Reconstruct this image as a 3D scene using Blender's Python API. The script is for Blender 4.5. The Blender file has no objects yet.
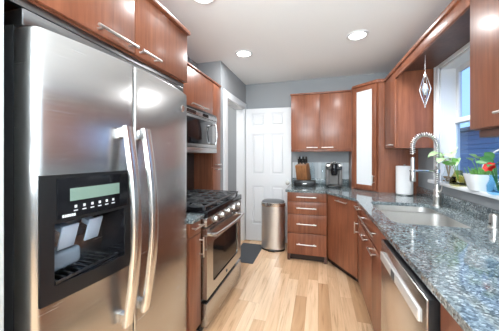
import bpy, bmesh, math, random
from mathutils import Vector, Matrix
random.seed(7)
PI = math.pi
R = math.radians
S = bpy.context.scene
COL = S.collection

# ---------------------------------------------------------------- camera, world, lights
cam_data = bpy.data.cameras.new('camera')
cam = bpy.data.objects.new('camera', cam_data)
COL.objects.link(cam)
cam_data.sensor_width = 36.0
cam_data.lens = 238.0 / 499.0 * 36.0
cam_data.shift_y = -10.5 / 499.0
cam_data.clip_start = 0.02
cam.location = (0, 0, 1.35)
cam.rotation_euler = (R(90), 0, R(16.06))
S.camera = cam

S.view_settings.view_transform = 'Standard'
S.view_settings.look = 'None'
S.view_settings.gamma = 1.0
S.view_settings.use_curve_mapping = False
S.view_settings.exposure = 0.42

world = bpy.data.worlds.new('world')
S.world = world
world.use_nodes = True
wn = world.node_tree.nodes
wn['Background'].inputs[0].default_value = (0.30, 0.50, 0.85, 1)
wn['Background'].inputs[1].default_value = 1.5

CEIL = 2.49
CAN_POWER = 6.0
ROOM_POWER = 22.0
UP_POWER = 260.0


def area_light(name, loc, rot, size, size_y, power, color=(1, 1, 1), shape='RECTANGLE', spread=180):
    d = bpy.data.lights.new(name, 'AREA')
    d.shape = shape
    d.size = size
    if shape in ('RECTANGLE', 'ELLIPSE'):
        d.size_y = size_y
    d.energy = power
    d.color = color
    d.spread = R(spread)
    o = bpy.data.objects.new(name, d)
    o.location = loc
    o.rotation_euler = rot
    COL.objects.link(o)
    return o


# added soft fill from behind the camera, aimed down and forward, no known fixture
area_light('rear_fill_down', (-0.35, -1.5, 2.44), (R(22), 0, 0), 1.9, 1.4, ROOM_POWER, (0.97, 0.985, 1.0))
# added upward fill behind the camera, bounces off the ceiling for even ambient light
area_light('rear_fill_up', (-0.2, -1.5, 1.5), (R(180 - 14), 0, 0), 2.0, 1.4, UP_POWER, (0.87, 0.955, 1.0))
# added fill hidden behind the valance, brightens the sill, plants and window wall
area_light('sink_window_fill', (0.80, 2.1, 2.168), (0, R(-12), 0), 0.03, 1.0, 5.0, (0.97, 0.985, 1.0), spread=110)
area_light('hall_fill', (-1.95, 3.2, 2.44), (0, 0, 0), 0.4, 0.4, 14, (1, 0.98, 0.95))  # added unseen fill so the hall through the doorway reads light grey

# ---------------------------------------------------------------- materials


def new_mat(name, color=(0.8, 0.8, 0.8), rough=0.5, metal=0.0, coat=0.0, coat_rough=0.05, spec=0.5,
            trans=0.0, ior=1.45, emit=None, emit_s=0.0, alpha=1.0):
    m = bpy.data.materials.new(name)
    m.use_nodes = True
    b = m.node_tree.nodes['Principled BSDF']
    b.inputs['Base Color'].default_value = (*color, 1)
    b.inputs['Roughness'].default_value = rough
    b.inputs['Metallic'].default_value = metal
    b.inputs['Coat Weight'].default_value = coat
    b.inputs['Coat Roughness'].default_value = coat_rough
    b.inputs['Specular IOR Level'].default_value = spec
    b.inputs['Transmission Weight'].default_value = trans
    b.inputs['IOR'].default_value = ior
    b.inputs['Alpha'].default_value = alpha
    if emit:
        b.inputs['Emission Color'].default_value = (*emit, 1)
        b.inputs['Emission Strength'].default_value = emit_s
    return m


class NT:
    def __init__(s, m):
        s.t = m.node_tree
        s.n = s.t.nodes
        s.b = s.n['Principled BSDF']

    def new(s, typ, **kw):
        n = s.n.new(typ)
        for k, v in kw.items():
            setattr(n, k, v)
        return n

    def link(s, a, b):
        s.t.links.new(a, b)

    def coords(s, scale=(1, 1, 1), kind='Object', loc=(0, 0, 0)):
        tc = s.new('ShaderNodeTexCoord')
        mp = s.new('ShaderNodeMapping')
        mp.inputs['Scale'].default_value = scale
        mp.inputs['Location'].default_value = loc
        s.link(tc.outputs[kind], mp.inputs['Vector'])
        return mp.outputs['Vector']

    def noise(s, vec, scale, detail=4, rough=0.55, dist=0.0):
        n = s.new('ShaderNodeTexNoise')
        n.inputs['Scale'].default_value = scale
        n.inputs['Detail'].default_value = detail
        n.inputs['Roughness'].default_value = rough
        n.inputs['Distortion'].default_value = dist
        s.link(vec, n.inputs['Vector'])
        return n.outputs['Fac']

    def ramp(s, fac, stops, interp='LINEAR'):
        n = s.new('ShaderNodeValToRGB')
        cr = n.color_ramp
        cr.interpolation = interp
        while len(cr.elements) > 1:
            cr.elements.remove(cr.elements[-1])
        for i, (p, c) in enumerate(stops):
            e = cr.elements[0] if i == 0 else cr.elements.new(p)
            e.position = p
            e.color = (*c, 1)
        s.link(fac, n.inputs['Fac'])
        return n.outputs['Color']

    def math(s, op, a, b=None):
        n = s.new('ShaderNodeMath', operation=op)
        for i, v in enumerate((a, b)):
            if v is None:
                continue
            if isinstance(v, (int, float)):
                n.inputs[i].default_value = v
            else:
                s.link(v, n.inputs[i])
        return n.outputs[0]

    def mix(s, fac, a, b, blend='MIX'):
        n = s.new('ShaderNodeMix', data_type='RGBA', blend_type=blend)
        if isinstance(fac, (int, float)):
            n.inputs[0].default_value = fac
        else:
            s.link(fac, n.inputs[0])
        for i, v in ((6, a), (7, b)):
            if isinstance(v, tuple):
                n.inputs[i].default_value = (*v, 1)
            else:
                s.link(v, n.inputs[i])
        return n.outputs[2]

    def bump(s, h, strength=0.1, dist=0.01):
        n = s.new('ShaderNodeBump')
        n.inputs['Strength'].default_value = strength
        n.inputs['Distance'].default_value = dist
        s.link(h, n.inputs['Height'])
        s.link(n.outputs['Normal'], s.b.inputs['Normal'])


def wood_mat(name, dark, mid, light, rough=0.38, coat=0.35, grain=(22, 22, 1.6)):
    m = new_mat(name, mid, rough, 0, coat, 0.25)
    t = NT(m)
    v = t.coords(grain)
    f = t.noise(v, 1.6, 6, 0.6, 0.35)
    c1 = t.ramp(f, [(0.28, dark), (0.5, mid), (0.74, light)])
    v2 = t.coords((1, 1, 0.5))
    f2 = t.noise(v2, 4.0, 3, 0.5)
    c2 = t.ramp(f2, [(0.3, (0.78, 0.74, 0.72)), (0.7, (1.12, 1.12, 1.12))])
    c = t.mix(1.0, c1, c2, 'MULTIPLY')
    t.link(c, t.b.inputs['Base Color'])
    return m


M = {}
M['wood'] = wood_mat('cherry_wood', (0.18, 0.058, 0.028), (0.25, 0.085, 0.041), (0.315, 0.115, 0.058))
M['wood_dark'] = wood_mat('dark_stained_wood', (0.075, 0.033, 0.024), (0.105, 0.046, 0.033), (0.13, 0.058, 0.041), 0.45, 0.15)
M['block_wood'] = wood_mat('knife_block_wood', (0.22, 0.09, 0.035), (0.34, 0.15, 0.06), (0.42, 0.2, 0.09), 0.4, 0.1, (40, 40, 4))
M['toe'] = new_mat('toe_kick_dark', (0.04, 0.025, 0.02), 0.6)
M['wall'] = new_mat('grey_paint', (0.315, 0.332, 0.348), 0.75)
M['stub'] = new_mat('pale_grey_paint', (0.55, 0.59, 0.58), 0.7)
M['ceil'] = new_mat('ceiling_white', (0.86, 0.88, 0.89), 0.9)
M['white'] = new_mat('white_paint', (0.74, 0.76, 0.78), 0.35)
M['white_gloss'] = new_mat('white_ceramic', (0.85, 0.86, 0.87), 0.18)
M['paper'] = new_mat('paper_white', (0.88, 0.88, 0.88), 0.9)
M['black'] = new_mat('black_plastic', (0.012, 0.012, 0.013), 0.28)
M['black_gloss'] = new_mat('black_gloss', (0.008, 0.008, 0.01), 0.08)
M['iron'] = new_mat('cast_iron', (0.085, 0.088, 0.092), 0.36)
M['chrome'] = new_mat('chrome', (0.80, 0.81, 0.82), 0.12, 1.0)
M['nickel'] = new_mat('brushed_nickel', (0.72, 0.70, 0.67), 0.3, 1.0)
M['knob_metal'] = new_mat('aged_nickel', (0.36, 0.34, 0.31), 0.35, 1.0)
M['taupe'] = new_mat('taupe_plastic', (0.20, 0.185, 0.175), 0.35)
M['knob_steel'] = new_mat('knob_steel', (0.5, 0.49, 0.48), 0.3, 1.0)
M['satin'] = new_mat('satin_aluminium', (0.72, 0.71, 0.70), 0.45, 0.6)
M['grey_plastic'] = new_mat('grey_plastic', (0.15, 0.14, 0.135), 0.35)
M['dark_grey'] = new_mat('dark_grey_plastic', (0.06, 0.065, 0.07), 0.45)
M['lcd'] = new_mat('lcd_display', (0.17, 0.25, 0.21), 0.2, emit=(0.45, 0.62, 0.52), emit_s=0.05)
M['smoke'] = new_mat('smoky_blue_plastic', (0.22, 0.27, 0.33), 0.12)
M['paddle'] = new_mat('clear_blue_plastic', (0.45, 0.58, 0.75), 0.15)
M['frost'] = new_mat('frosted_glass', (0.80, 0.83, 0.85), 0.35)
M['rubber'] = new_mat('rubber', (0.02, 0.02, 0.02), 0.8)
M['led'] = new_mat('lamp_lens', (1, 1, 1), 0.5, emit=(1, 0.97, 0.92), emit_s=9.0)
M['print'] = new_mat('white_print', (0.75, 0.77, 0.8), 0.5)
M['leaf'] = new_mat('leaf_green', (0.17, 0.40, 0.10), 0.4)
M['leaf_pale'] = new_mat('leaf_pale_green', (0.40, 0.60, 0.30), 0.4)
M['leaf_dark'] = new_mat('leaf_dark_green', (0.05, 0.19, 0.05), 0.4)
M['red'] = new_mat('red_petal', (0.62, 0.025, 0.02), 0.5)
M['soil'] = new_mat('potting_mix', (0.10, 0.075, 0.05), 0.9)
M['pebble'] = new_mat('brown_pebbles', (0.30, 0.20, 0.12), 0.7)
M['twig'] = new_mat('twig_tan', (0.42, 0.30, 0.18), 0.7)


def glass_mat(name, color, rough=0.02, tint=0.85):
    # clear glass that lets the light through it: glossy sheen over a tinted transparent body
    m = bpy.data.materials.new(name)
    m.use_nodes = True
    nt = m.node_tree
    nt.nodes.clear()
    out = nt.nodes.new('ShaderNodeOutputMaterial')
    tr = nt.nodes.new('ShaderNodeBsdfTransparent')
    tr.inputs[0].default_value = (*color, 1)
    gl = nt.nodes.new('ShaderNodeBsdfGlossy')
    gl.inputs['Roughness'].default_value = rough
    fr = nt.nodes.new('ShaderNodeFresnel')
    fr.inputs[0].default_value = 1.35
    mx = nt.nodes.new('ShaderNodeMixShader')
    ge = nt.nodes.new('ShaderNodeNewGeometry')
    su_ = nt.nodes.new('ShaderNodeMath')
    su_.operation = 'SUBTRACT'
    su_.use_clamp = True
    nt.links.new(fr.outputs[0], su_.inputs[0])
    nt.links.new(ge.outputs['Backfacing'], su_.inputs[1])
    nt.links.new(su_.outputs[0], mx.inputs[0])
    nt.links.new(tr.outputs[0], mx.inputs[1])
    nt.links.new(gl.outputs[0], mx.inputs[2])
    nt.links.new(mx.outputs[0], out.inputs[0])
    return m


M['pane'] = glass_mat('window_glass', (0.90, 0.95, 1.0))
M['glass'] = glass_mat('clear_glass', (0.95, 0.965, 0.97))
M['glass_yellow'] = glass_mat('yellow_tinted_glass', (0.92, 0.90, 0.66))
M['glass_blue'] = glass_mat('blue_tinted_glass', (0.72, 0.89, 0.97))
M['crystal'] = new_mat('cut_crystal', (0.75, 0.82, 0.85), 0.05, 0.55)


AROT = 0.0


def steel(name, base, rough, stretch, aniso=0.0):
    m = new_mat(name, base, rough, 1.0)
    t = NT(m)
    v = t.coords(stretch)
    f = t.noise(v, 3.0, 5, 0.6)
    r = t.ramp(f, [(0.3, (rough * 0.92,) * 3), (0.7, (rough * 1.1,) * 3)])
    t.link(r, t.b.inputs['Roughness'])
    c = t.ramp(f, [(0.3, tuple(x * 0.985 for x in base)), (0.7, tuple(min(1, x * 1.04) for x in base))])
    t.link(c, t.b.inputs['Base Color'])
    if aniso:
        tg = t.new('ShaderNodeTangent', direction_type='RADIAL', axis='Z')
        t.link(tg.outputs[0], t.b.inputs['Tangent'])
        t.b.inputs['Anisotropic'].default_value = aniso
        t.b.inputs['Anisotropic Rotation'].default_value = AROT
    return m


M['steel'] = steel('brushed_stainless', (0.50, 0.497, 0.495), 0.25, (2.0, 2.0, 60), 0.7)
M['can_steel'] = steel('can_stainless', (0.80, 0.795, 0.79), 0.36, (60, 60, 2))
M['lid_grey'] = new_mat('grey_lid', (0.13, 0.135, 0.14), 0.35)
M['steel_bright'] = steel('satin_stainless', (0.74, 0.735, 0.73), 0.25, (60, 2.0, 2.0))
M['sink_steel'] = steel('sink_stainless', (0.66, 0.65, 0.63), 0.36, (8, 8, 8))
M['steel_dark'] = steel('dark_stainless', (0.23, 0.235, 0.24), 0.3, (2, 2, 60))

# granite: blue-grey flakes on a dark ground
M['granite'] = new_mat('blue_granite', (0.2, 0.25, 0.3), 0.07, 0, 0.3, 0.03)
t = NT(M['granite'])
v = t.coords((1, 1.0, 1))
n0 = t.new('ShaderNodeTexNoise')
n0.inputs['Scale'].default_value = 30
t.link(v, n0.inputs['Vector'])
vv = t.mix(0.02, v, n0.outputs['Color'], 'ADD')
vo = t.new('ShaderNodeTexVoronoi')
vo.inputs['Scale'].default_value = 125
vo.inputs['Randomness'].default_value = 1.0
t.link(vv, vo.inputs['Vector'])
sep = t.new('ShaderNodeSeparateColor')
t.link(vo.outputs['Color'], sep.inputs[0])
cA = t.ramp(sep.outputs[0], [(0.0, (0.055, 0.07, 0.078)), (0.25, (0.10, 0.125, 0.135)), (0.48, (0.155, 0.19, 0.20)),
                             (0.68, (0.185, 0.225, 0.235)), (0.86, (0.27, 0.315, 0.325)), (1.0, (0.42, 0.46, 0.465))])
f2 = t.noise(v, 190, 3, 0.6)
cB = t.ramp(f2, [(0.35, (0.72, 0.74, 0.76)), (0.62, (1.2, 1.2, 1.2))])
f3 = t.noise(v, 9, 4, 0.6)
cC = t.ramp(f3, [(0.3, (0.72, 0.74, 0.78)), (0.7, (1.15, 1.15, 1.12))])
c = t.mix(1.0, cA, cB, 'MULTIPLY')
c = t.mix(1.0, c, cC, 'MULTIPLY')
t.link(c, t.b.inputs['Base Color'])

# maple plank floor, boards along Y
M['floor'] = new_mat('maple_planks', (0.75, 0.55, 0.36), 0.32, 0, 0.15, 0.15)
t = NT(M['floor'])
tc = t.new('ShaderNodeTexCoord')
sx = t.new('ShaderNodeSeparateXYZ')
t.link(tc.outputs['Object'], sx.inputs[0])
W_, L_ = 0.102, 0.95
row = t.math('FLOOR', t.math('DIVIDE', sx.outputs[0], W_))
wn1 = t.new('ShaderNodeTexWhiteNoise', noise_dimensions='1D')
t.link(row, wn1.inputs['W'])
yy = t.math('ADD', t.math('DIVIDE', sx.outputs[1], L_), t.math('MULTIPLY', wn1.outputs['Value'], 7.3))
colm = t.math('FLOOR', yy)
cmb = t.new('ShaderNodeCombineXYZ')
t.link(row, cmb.inputs[0])
t.link(colm, cmb.inputs[1])
wn2 = t.new('ShaderNodeTexWhiteNoise', noise_dimensions='2D')
t.link(cmb.outputs[0], wn2.inputs['Vector'])
plank = t.ramp(wn2.outputs['Value'], [(0.0, (0.56, 0.345, 0.195)), (0.3, (0.68, 0.45, 0.275)),
                                      (0.65, (0.78, 0.555, 0.365)), (1.0, (0.85, 0.66, 0.47))])
# grain shifted per plank
cm2 = t.new('ShaderNodeCombineXYZ')
t.link(t.math('MULTIPLY', sx.outputs[0], 34.0), cm2.inputs[0])
t.link(t.math('MULTIPLY', sx.outputs[1], 2.2), cm2.inputs[1])
t.link(t.math('MULTIPLY', wn2.outputs['Value'], 40.0), cm2.inputs[2])
g = t.noise(cm2.outputs[0], 1.0, 5, 0.62, 0.9)
gc = t.ramp(g, [(0.26, (0.60, 0.46, 0.35)), (0.42, (0.93, 0.88, 0.82)), (0.7, (1.08, 1.07, 1.06))])
c = t.mix(1.0, plank, gc, 'MULTIPLY')
fx = t.math('FRACT', t.math('DIVIDE', sx.outputs[0], W_))
fy = t.math('FRACT', yy)
ex = t.math('GREATER_THAN', t.math('ABSOLUTE', t.math('SUBTRACT', fx, 0.5)), 0.488)
ey = t.math('GREATER_THAN', t.math('ABSOLUTE', t.math('SUBTRACT', fy, 0.5)), 0.4985)
seam = t.math('MAXIMUM', ex, ey)
c = t.mix(t.math('MULTIPLY', seam, 0.35), c, (0.25, 0.14, 0.07))
t.link(c, t.b.inputs['Base Color'])

# pale glass backsplash tile
M['tile'] = new_mat('pale_glass_tile', (0.55, 0.61, 0.65), 0.15, 0, 0.3)
t = NT(M['tile'])
v = t.coords((1, 1, 1))
sx = t.new('ShaderNodeSeparateXYZ')
t.link(v, sx.inputs[0])
fr = t.math('FRACT', t.math('DIVIDE', sx.outputs[0], 0.05))
gt = t.math('LESS_THAN', fr, 0.06)
rw = t.math('FLOOR', t.math('DIVIDE', sx.outputs[0], 0.05))
w1 = t.new('ShaderNodeTexWhiteNoise', noise_dimensions='1D')
t.link(rw, w1.inputs['W'])
cc = t.ramp(w1.outputs['Value'], [(0, (0.46, 0.53, 0.57)), (1, (0.68, 0.73, 0.76))])
cc = t.mix(gt, cc, (0.4, 0.43, 0.45))
t.link(cc, t.b.inputs['Base Color'])

# mat fabric
M['mat'] = new_mat('charcoal_mat', (0.055, 0.06, 0.068), 0.95)
t = NT(M['mat'])
f = t.noise(t.coords((1, 1, 1)), 220, 2)
t.link(t.ramp(f, [(0.35, (0.04, 0.043, 0.05)), (0.65, (0.10, 0.105, 0.115))]), t.b.inputs['Base Color'])
t.bump(f, 0.5, 0.004)
# outdoors
M['siding'] = new_mat('blue_grey_siding', (0.16, 0.21, 0.30), 0.7)
M['grass'] = new_mat('lawn', (0.06, 0.11, 0.06), 0.9)

# ---------------------------------------------------------------- mesh helpers


class MB:
    def __init__(s):
        s.bm = bmesh.new()

    def _add(s, verts, faces):
        vs = [s.bm.verts.new(v) for v in verts]
        for f in faces:
            try:
                s.bm.faces.new([vs[i] for i in f])
            except ValueError:
                pass
        return vs

    def _merge(s, bm2, mtx=None):
        if mtx is not None:
            bm2.transform(mtx)
        me = bpy.data.meshes.new('tmp')
        bm2.to_mesh(me)
        bm2.free()
        s.bm.from_mesh(me)
        bpy.data.meshes.remove(me)

    def box(s, x0, x1, y0, y1, z0, z1, b=0.0, seg=2, mtx=None):
        b2 = bmesh.new()
        bmesh.ops.create_cube(b2, size=1.0)
        for v in b2.verts:
            v.co = Vector(((x0 + x1) / 2 + v.co.x * (x1 - x0), (y0 + y1) / 2 + v.co.y * (y1 - y0), (z0 + z1) / 2 + v.co.z * (z1 - z0)))
        if b > 0:
            b = min(b, 0.45 * min(abs(x1 - x0), abs(y1 - y0), abs(z1 - z0)))
            bmesh.ops.bevel(b2, geom=list(b2.edges), offset=b, segments=seg, affect='EDGES', profile=0.5)
        s._merge(b2, mtx)
        return s

    def prism(s, poly, z0, z1, b=0.0, seg=2, mtx=None):
        b2 = bmesh.new()
        lo = [b2.verts.new((x, y, z0)) for x, y in poly]
        hi = [b2.verts.new((x, y, z1)) for x, y in poly]
        n = len(poly)
        b2.faces.new(lo[::-1])
        b2.faces.new(hi)
        for i in range(n):
            j = (i + 1) % n
            b2.faces.new((lo[i], lo[j], hi[j], hi[i]))
        bmesh.ops.recalc_face_normals(b2, faces=b2.faces)
        if b > 0:
            es = [e for e in b2.edges if len(e.link_faces) == 2 and e.calc_face_angle(0) > 0.6]
            bmesh.ops.bevel(b2, geom=es, offset=b, segments=seg, affect='EDGES', profile=0.5)
        s._merge(b2, mtx)
        return s

    def tube(s, pts, r, seg=10, closed=False, cap=True):
        pts = [Vector(p) for p in pts]
        n = len(pts)
        rs = r if isinstance(r, (list, tuple)) else [r] * n
        rings = []
        prev = None
        for i, p in enumerate(pts):
            if closed:
                d = pts[(i + 1) % n] - pts[i - 1]
            else:
                d = pts[min(i + 1, n - 1)] - pts[max(i - 1, 0)]
            if d.length < 1e-9:
                d = Vector((0, 0, 1))
            d.normalize()
            if prev is None:
                a = Vector((0, 0, 1)) if abs(d.z) < 0.9 else Vector((1, 0, 0))
                u = d.cross(a).normalized()
            else:
                u = (prev - d * prev.dot(d))
                if u.length < 1e-6:
                    u = d.orthogonal()
                u.normalize()
            prev = u
            w = d.cross(u)
            rings.append([s.bm.verts.new(p + (u * math.cos(2 * PI * k / seg) + w * math.sin(2 * PI * k / seg)) * rs[i]) for k in range(seg)])
        m = n if closed else n - 1
        for i in range(m):
            a, b = rings[i], rings[(i + 1) % n]
            for k in range(seg):
                l = (k + 1) % seg
                s.bm.faces.new((a[k], a[l], b[l], b[k]))
        if cap and not closed:
            s.bm.faces.new(rings[0][::-1])
            s.bm.faces.new(rings[-1])
        return s

    def cyl(s, p0, p1, r, seg=20):
        return s.tube([p0, p1], r, seg)

    def lathe(s, prof, c=(0, 0, 0), seg=28, sx=1.0, sy=1.0, mtx=None, power=2.0):
        b2 = bmesh.new()
        rings = []
        for r, z in prof:
            if r < 1e-6:
                rings.append([b2.verts.new((0, 0, z))])
            else:
                ring = []
                for k in range(seg):
                    a = 2 * PI * k / seg
                    ca, sa = math.cos(a), math.sin(a)
                    q = (abs(ca) ** power + abs(sa) ** power) ** (-1 / power)
                    ring.append(b2.verts.new((r * q * ca * sx, r * q * sa * sy, z)))
                rings.append(ring)
        for a, b in zip(rings, rings[1:]):
            for k in range(seg):
                l = (k + 1) % seg
                try:
                    if len(a) == 1 and len(b) == 1:
                        continue
                    if len(a) == 1:
                        b2.faces.new((a[0], b[l], b[k]))
                    elif len(b) == 1:
                        b2.faces.new((a[k], a[l], b[0]))
                    else:
                        b2.faces.new((a[k], a[l], b[l], b[k]))
                except ValueError:
                    pass
        bmesh.ops.translate(b2, verts=b2.verts, vec=c)
        s._merge(b2, mtx)
        return s

    def sphere(s, c, r, seg=16, sc=(1, 1, 1)):
        b2 = bmesh.new()
        bmesh.ops.create_uvsphere(b2, u_segments=seg, v_segments=max(6, seg // 2), radius=r)
        for v in b2.verts:
            v.co = Vector((v.co.x * sc[0], v.co.y * sc[1], v.co.z * sc[2])) + Vector(c)
        s._merge(b2)
        return s

    def grid(s, rows):
        vs = [[s.bm.verts.new(p) for p in r] for r in rows]
        for a, b in zip(vs, vs[1:]):
            for k in range(len(a) - 1):
                s.bm.faces.new((a[k], a[k + 1], b[k + 1], b[k]))
        return vs

    def build(s, name, mat, parent=None, smooth=True, recalc=True, angle=35):
        if recalc:
            bmesh.ops.recalc_face_normals(s.bm, faces=s.bm.faces)
        me = bpy.data.meshes.new(name)
        s.bm.to_mesh(me)
        s.bm.free()
        me.materials.append(M[mat] if isinstance(mat, str) else mat)
        if smooth:
            me.polygons.foreach_set('use_smooth', [True] * len(me.polygons))
            me.set_sharp_from_angle(angle=R(angle))
        o = bpy.data.objects.new(name, me)
        COL.objects.link(o)
        if parent is not None:
            o.parent = parent
        return o


def tag(o, label=None, cat=None, group=None, kind=None):
    if label:
        o['label'] = label
    if cat:
        o['category'] = cat
    if group:
        o['group'] = group
    if kind:
        o['kind'] = kind
    return o


def thing(name, label, cat, loc=(0, 0, 0), rz=0, group=None):
    o = bpy.data.objects.new(name, None)
    o.empty_display_size = 0.1
    COL.objects.link(o)
    o.location = loc
    o.rotation_euler = (0, 0, rz)
    return tag(o, label, cat, group)


def struct(o):
    o['kind'] = 'structure'
    return o


def rrect(x0, x1, y0, y1, r, n=6):
    pts = []
    for cx, cy, a0 in ((x1 - r, y0 + r, -90), (x1 - r, y1 - r, 0), (x0 + r, y1 - r, 90), (x0 + r, y0 + r, 180)):
        for i in range(n + 1):
            a = R(a0 + 90 * i / n)
            pts.append((cx + r * math.cos(a), cy + r * math.sin(a)))
    return pts


def plate_with_holes(mb, outer, holes, z0, z1):
    """flat slab z0..z1 with the outline outer and through-holes"""
    b2 = bmesh.new()
    loops = []
    for loop in [outer] + holes:
        vs = [b2.verts.new((x, y, z1)) for x, y in loop]
        for i in range(len(vs)):
            b2.edges.new((vs[i], vs[(i + 1) % len(vs)]))
        loops.append(vs)
    bmesh.ops.triangle_fill(b2, use_beauty=True, use_dissolve=False, edges=list(b2.edges))
    top = list(b2.faces)
    for f in top:
        f.normal_update()
    ret = bmesh.ops.extrude_face_region(b2, geom=top)
    nv = [g for g in ret['geom'] if isinstance(g, bmesh.types.BMVert)]
    bmesh.ops.translate(b2, verts=nv, vec=(0, 0, z0 - z1))
    bmesh.ops.recalc_face_normals(b2, faces=b2.faces)
    mb._merge(b2)


# ---------------------------------------------------------------- the setting
XL, XR, YB, YN = -1.45, 1.10, 3.70, -3.2
JX, JY = -1.13, 2.67      # wall that steps out beside the doorway

struct(MB().box(-2.7, XR + 0.15, YN - 0.1, YB + 0.1, -0.08, 0.0).build('floor', 'floor'))
struct(MB().box(-2.7, XR + 0.15, YN - 0.1, YB + 0.1, CEIL, CEIL + 0.08).build('ceiling', 'ceil'))
struct(MB().box(-2.7, XR + 0.15, YB, YB + 0.1, 0, CEIL).build('wall_back', 'wall'))
struct(MB().box(-2.7, XR + 0.15, YN - 0.1, YN, 0, CEIL).build('wall_front', 'wall'))
# left wall, its step and the doorway
mb = MB()
mb.box(XL - 0.1, XL, YN, JY + 0.1, 0, CEIL)
mb.box(XL, JX, JY, JY + 0.1, 0, CEIL)
D0, D1, DT = 2.865, 3.60, 2.08
mb.box(JX - 0.12, JX, JY + 0.1, D0, 0, CEIL)
mb.box(JX - 0.12, JX, D1, YB, 0, CEIL)
mb.box(JX - 0.12, JX, D0, D1, DT, CEIL)
mb.build('wall_left', 'wall')
struct(bpy.data.objects['wall_left'])
# hall beyond the doorway
struct(MB().box(-2.7, -2.6, JY, YB, 0, CEIL).box(-2.6, XL - 0.1, JY, JY + 0.1, 0, CEIL).build('wall_hall', 'wall'))
# short wall that ends beside the fridge
struct(MB().box(XL, -0.84, 0.30, 0.447, 0, CEIL).build('wall_stub', 'stub'))
# right wall with window opening
WY0, WY1, WZ0, WZ1 = 1.62, 2.64, 1.11, 2.16
mb = MB()
mb.box(XR, XR + 0.15, YN, WY0, 0, CEIL)
mb.box(XR, XR + 0.15, WY1, YB, 0, CEIL)
mb.box(XR, XR + 0.15, WY0, WY1, 0, WZ0)
mb.box(XR, XR + 0.15, WY0, WY1, WZ1, CEIL)
struct(mb.build('wall_right', 'wall'))

# doorway casing
mb = MB()
mb.box(JX, JX + 0.018, D0 - 0.13, D0, 0, DT + 0.09, 0.004)
mb.box(JX, JX + 0.018, D1, D1 + 0.085, 0, DT + 0.09, 0.004)
mb.box(JX, JX + 0.018, D0, D1, DT, DT + 0.09, 0.004)
mb.box(JX - 0.121, JX + 0.002, D1 - 0.012, D1 + 0.001, 0, DT)
mb.box(JX - 0.121, JX + 0.002, D0 - 0.001, D0 + 0.012, 0, DT)
mb.box(JX - 0.121, JX + 0.002, D0, D1, DT - 0.012, DT + 0.001)
struct(mb.build('trim_1', 'white'))
struct(MB().box(-0.36, -0.385, YB - 0.015, YB, 0, 0.09).box(JX + 0.0, -0.39, YB - 0.014, YB, 0, 0.09, 0.003).build('baseboard_back', 'white'))

# six-panel door standing open against the back wall
ang = math.atan2(0.045, 0.70)
d1 = struct(thing('door_1', None, None, (-1.098, 3.597, 0), ang))
mb = MB()
Wd, Hd = 0.71, 2.075
st, mid = 0.105, 0.09
zb = 0.012
rails = [(zb, 0.27), (0.87, 1.05), (1.68, 1.80), (2.0, Hd)]
cols = [(st, (Wd - mid) / 2), ((Wd + mid) / 2, Wd - st)]
mb.box(0, st, 0, 0.036, zb, Hd)
mb.box(Wd - st, Wd, 0, 0.036, zb, Hd)
mb.box(cols[0][1], cols[1][0], 0, 0.036, zb, Hd)
for z0, z1 in rails:
    for a, b in cols:
        mb.box(a, b, 0, 0.036, z0, z1)
for (za, z1), (z2, zc) in zip(rails, rails[1:]):
    for a, b in cols:
        mb.box(a, b, 0.0165, 0.0195, z1, z2)
        mb.box(a + 0.026, b - 0.026, 0.006, 0.030, z1 + 0.026, z2 - 0.026, 0.010, 1)
mb.build('leaf', 'white', d1)
mb = MB()
K = Matrix.Translation((Wd - 0.055, 0, 0.93)) @ Matrix.Rotation(R(90), 4, 'X')
mb.lathe([(0, 0), (0.03, 0), (0.03, 0.006), (0.011, 0.01), (0.011, 0.035), (0.024, 0.042), (0.028, 0.055), (0.022, 0.067), (0, 0.07)], mtx=K)
mb.build('knob', 'knob_metal', d1)

# window
w1 = struct(thing('window_1', None, None, (XR, WY0, WZ0)))
ww, wh = WY1 - WY0, WZ1 - WZ0
mb = MB()   # casing + jamb lining; local x points outwards through the wall
for y0, y1 in ((-0.07, 0.0), (ww, ww + 0.07)):
    mb.box(-0.02, 0, y0, y1, 0, wh + 0.075, 0.005)
    yy0, yy1 = (y0 + 0.008, y0 + 0.028) if y0 < 0 else (y1 - 0.028, y1 - 0.008)
    mb.box(-0.028, -0.02, yy0, yy1, 0, wh + 0.06, 0.003)
mb.box(-0.02, 0, 0, ww, wh, wh + 0.075, 0.005)
mb.box(-0.028, -0.02, -0.04, ww + 0.04, wh + 0.045, wh + 0.067, 0.003)
mb.box(0, 0.149, 0.0, 0.015, 0, wh)
mb.box(0, 0.149, ww - 0.015, ww, 0, wh)
mb.box(0, 0.149, 0, ww, wh - 0.015, wh)
mb.build('window_frame', 'white', w1)
mb = MB()
mid_z = 0.545
mb.box(0.085, 0.115, 0.015, 0.06, 0, mid_z + 0.02, 0.004).box(0.085, 0.115, ww - 0.06, ww - 0.015, 0, mid_z + 0.02, 0.004)
mb.box(0.085, 0.115, 0.06, ww - 0.06, 0, 0.06, 0.004).box(0.085, 0.115, 0.06, ww - 0.06, mid_z - 0.02, mid_z + 0.02, 0.004)
sl = mb.build('lower_sash', 'white', w1)
MB().box(0.098, 0.102, 0.055, ww - 0.055, 0.055, mid_z - 0.015).build('pane', 'pane', sl)
mb = MB()
mb.box(0.117, 0.145, 0.015, 0.055, mid_z - 0.02, wh - 0.015, 0.004).box(0.117, 0.145, ww - 0.055, ww - 0.015, mid_z - 0.02, wh - 0.015, 0.004)
mb.box(0.117, 0.145, 0.055, ww - 0.055, mid_z - 0.02, mid_z + 0.02, 0.004).box(0.117, 0.145, 0.055, ww - 0.055, wh - 0.06, wh - 0.015, 0.004)
su = mb.build('upper_sash', 'white', w1)
MB().box(0.129, 0.133, 0.05, ww - 0.05, mid_z + 0.015, wh - 0.055).build('pane', 'pane', su)
MB().box(-0.065, 0.149, -0.1, ww + 0.1, -0.03, 0.0, 0.006).build('window_sill', 'white', w1)

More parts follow.
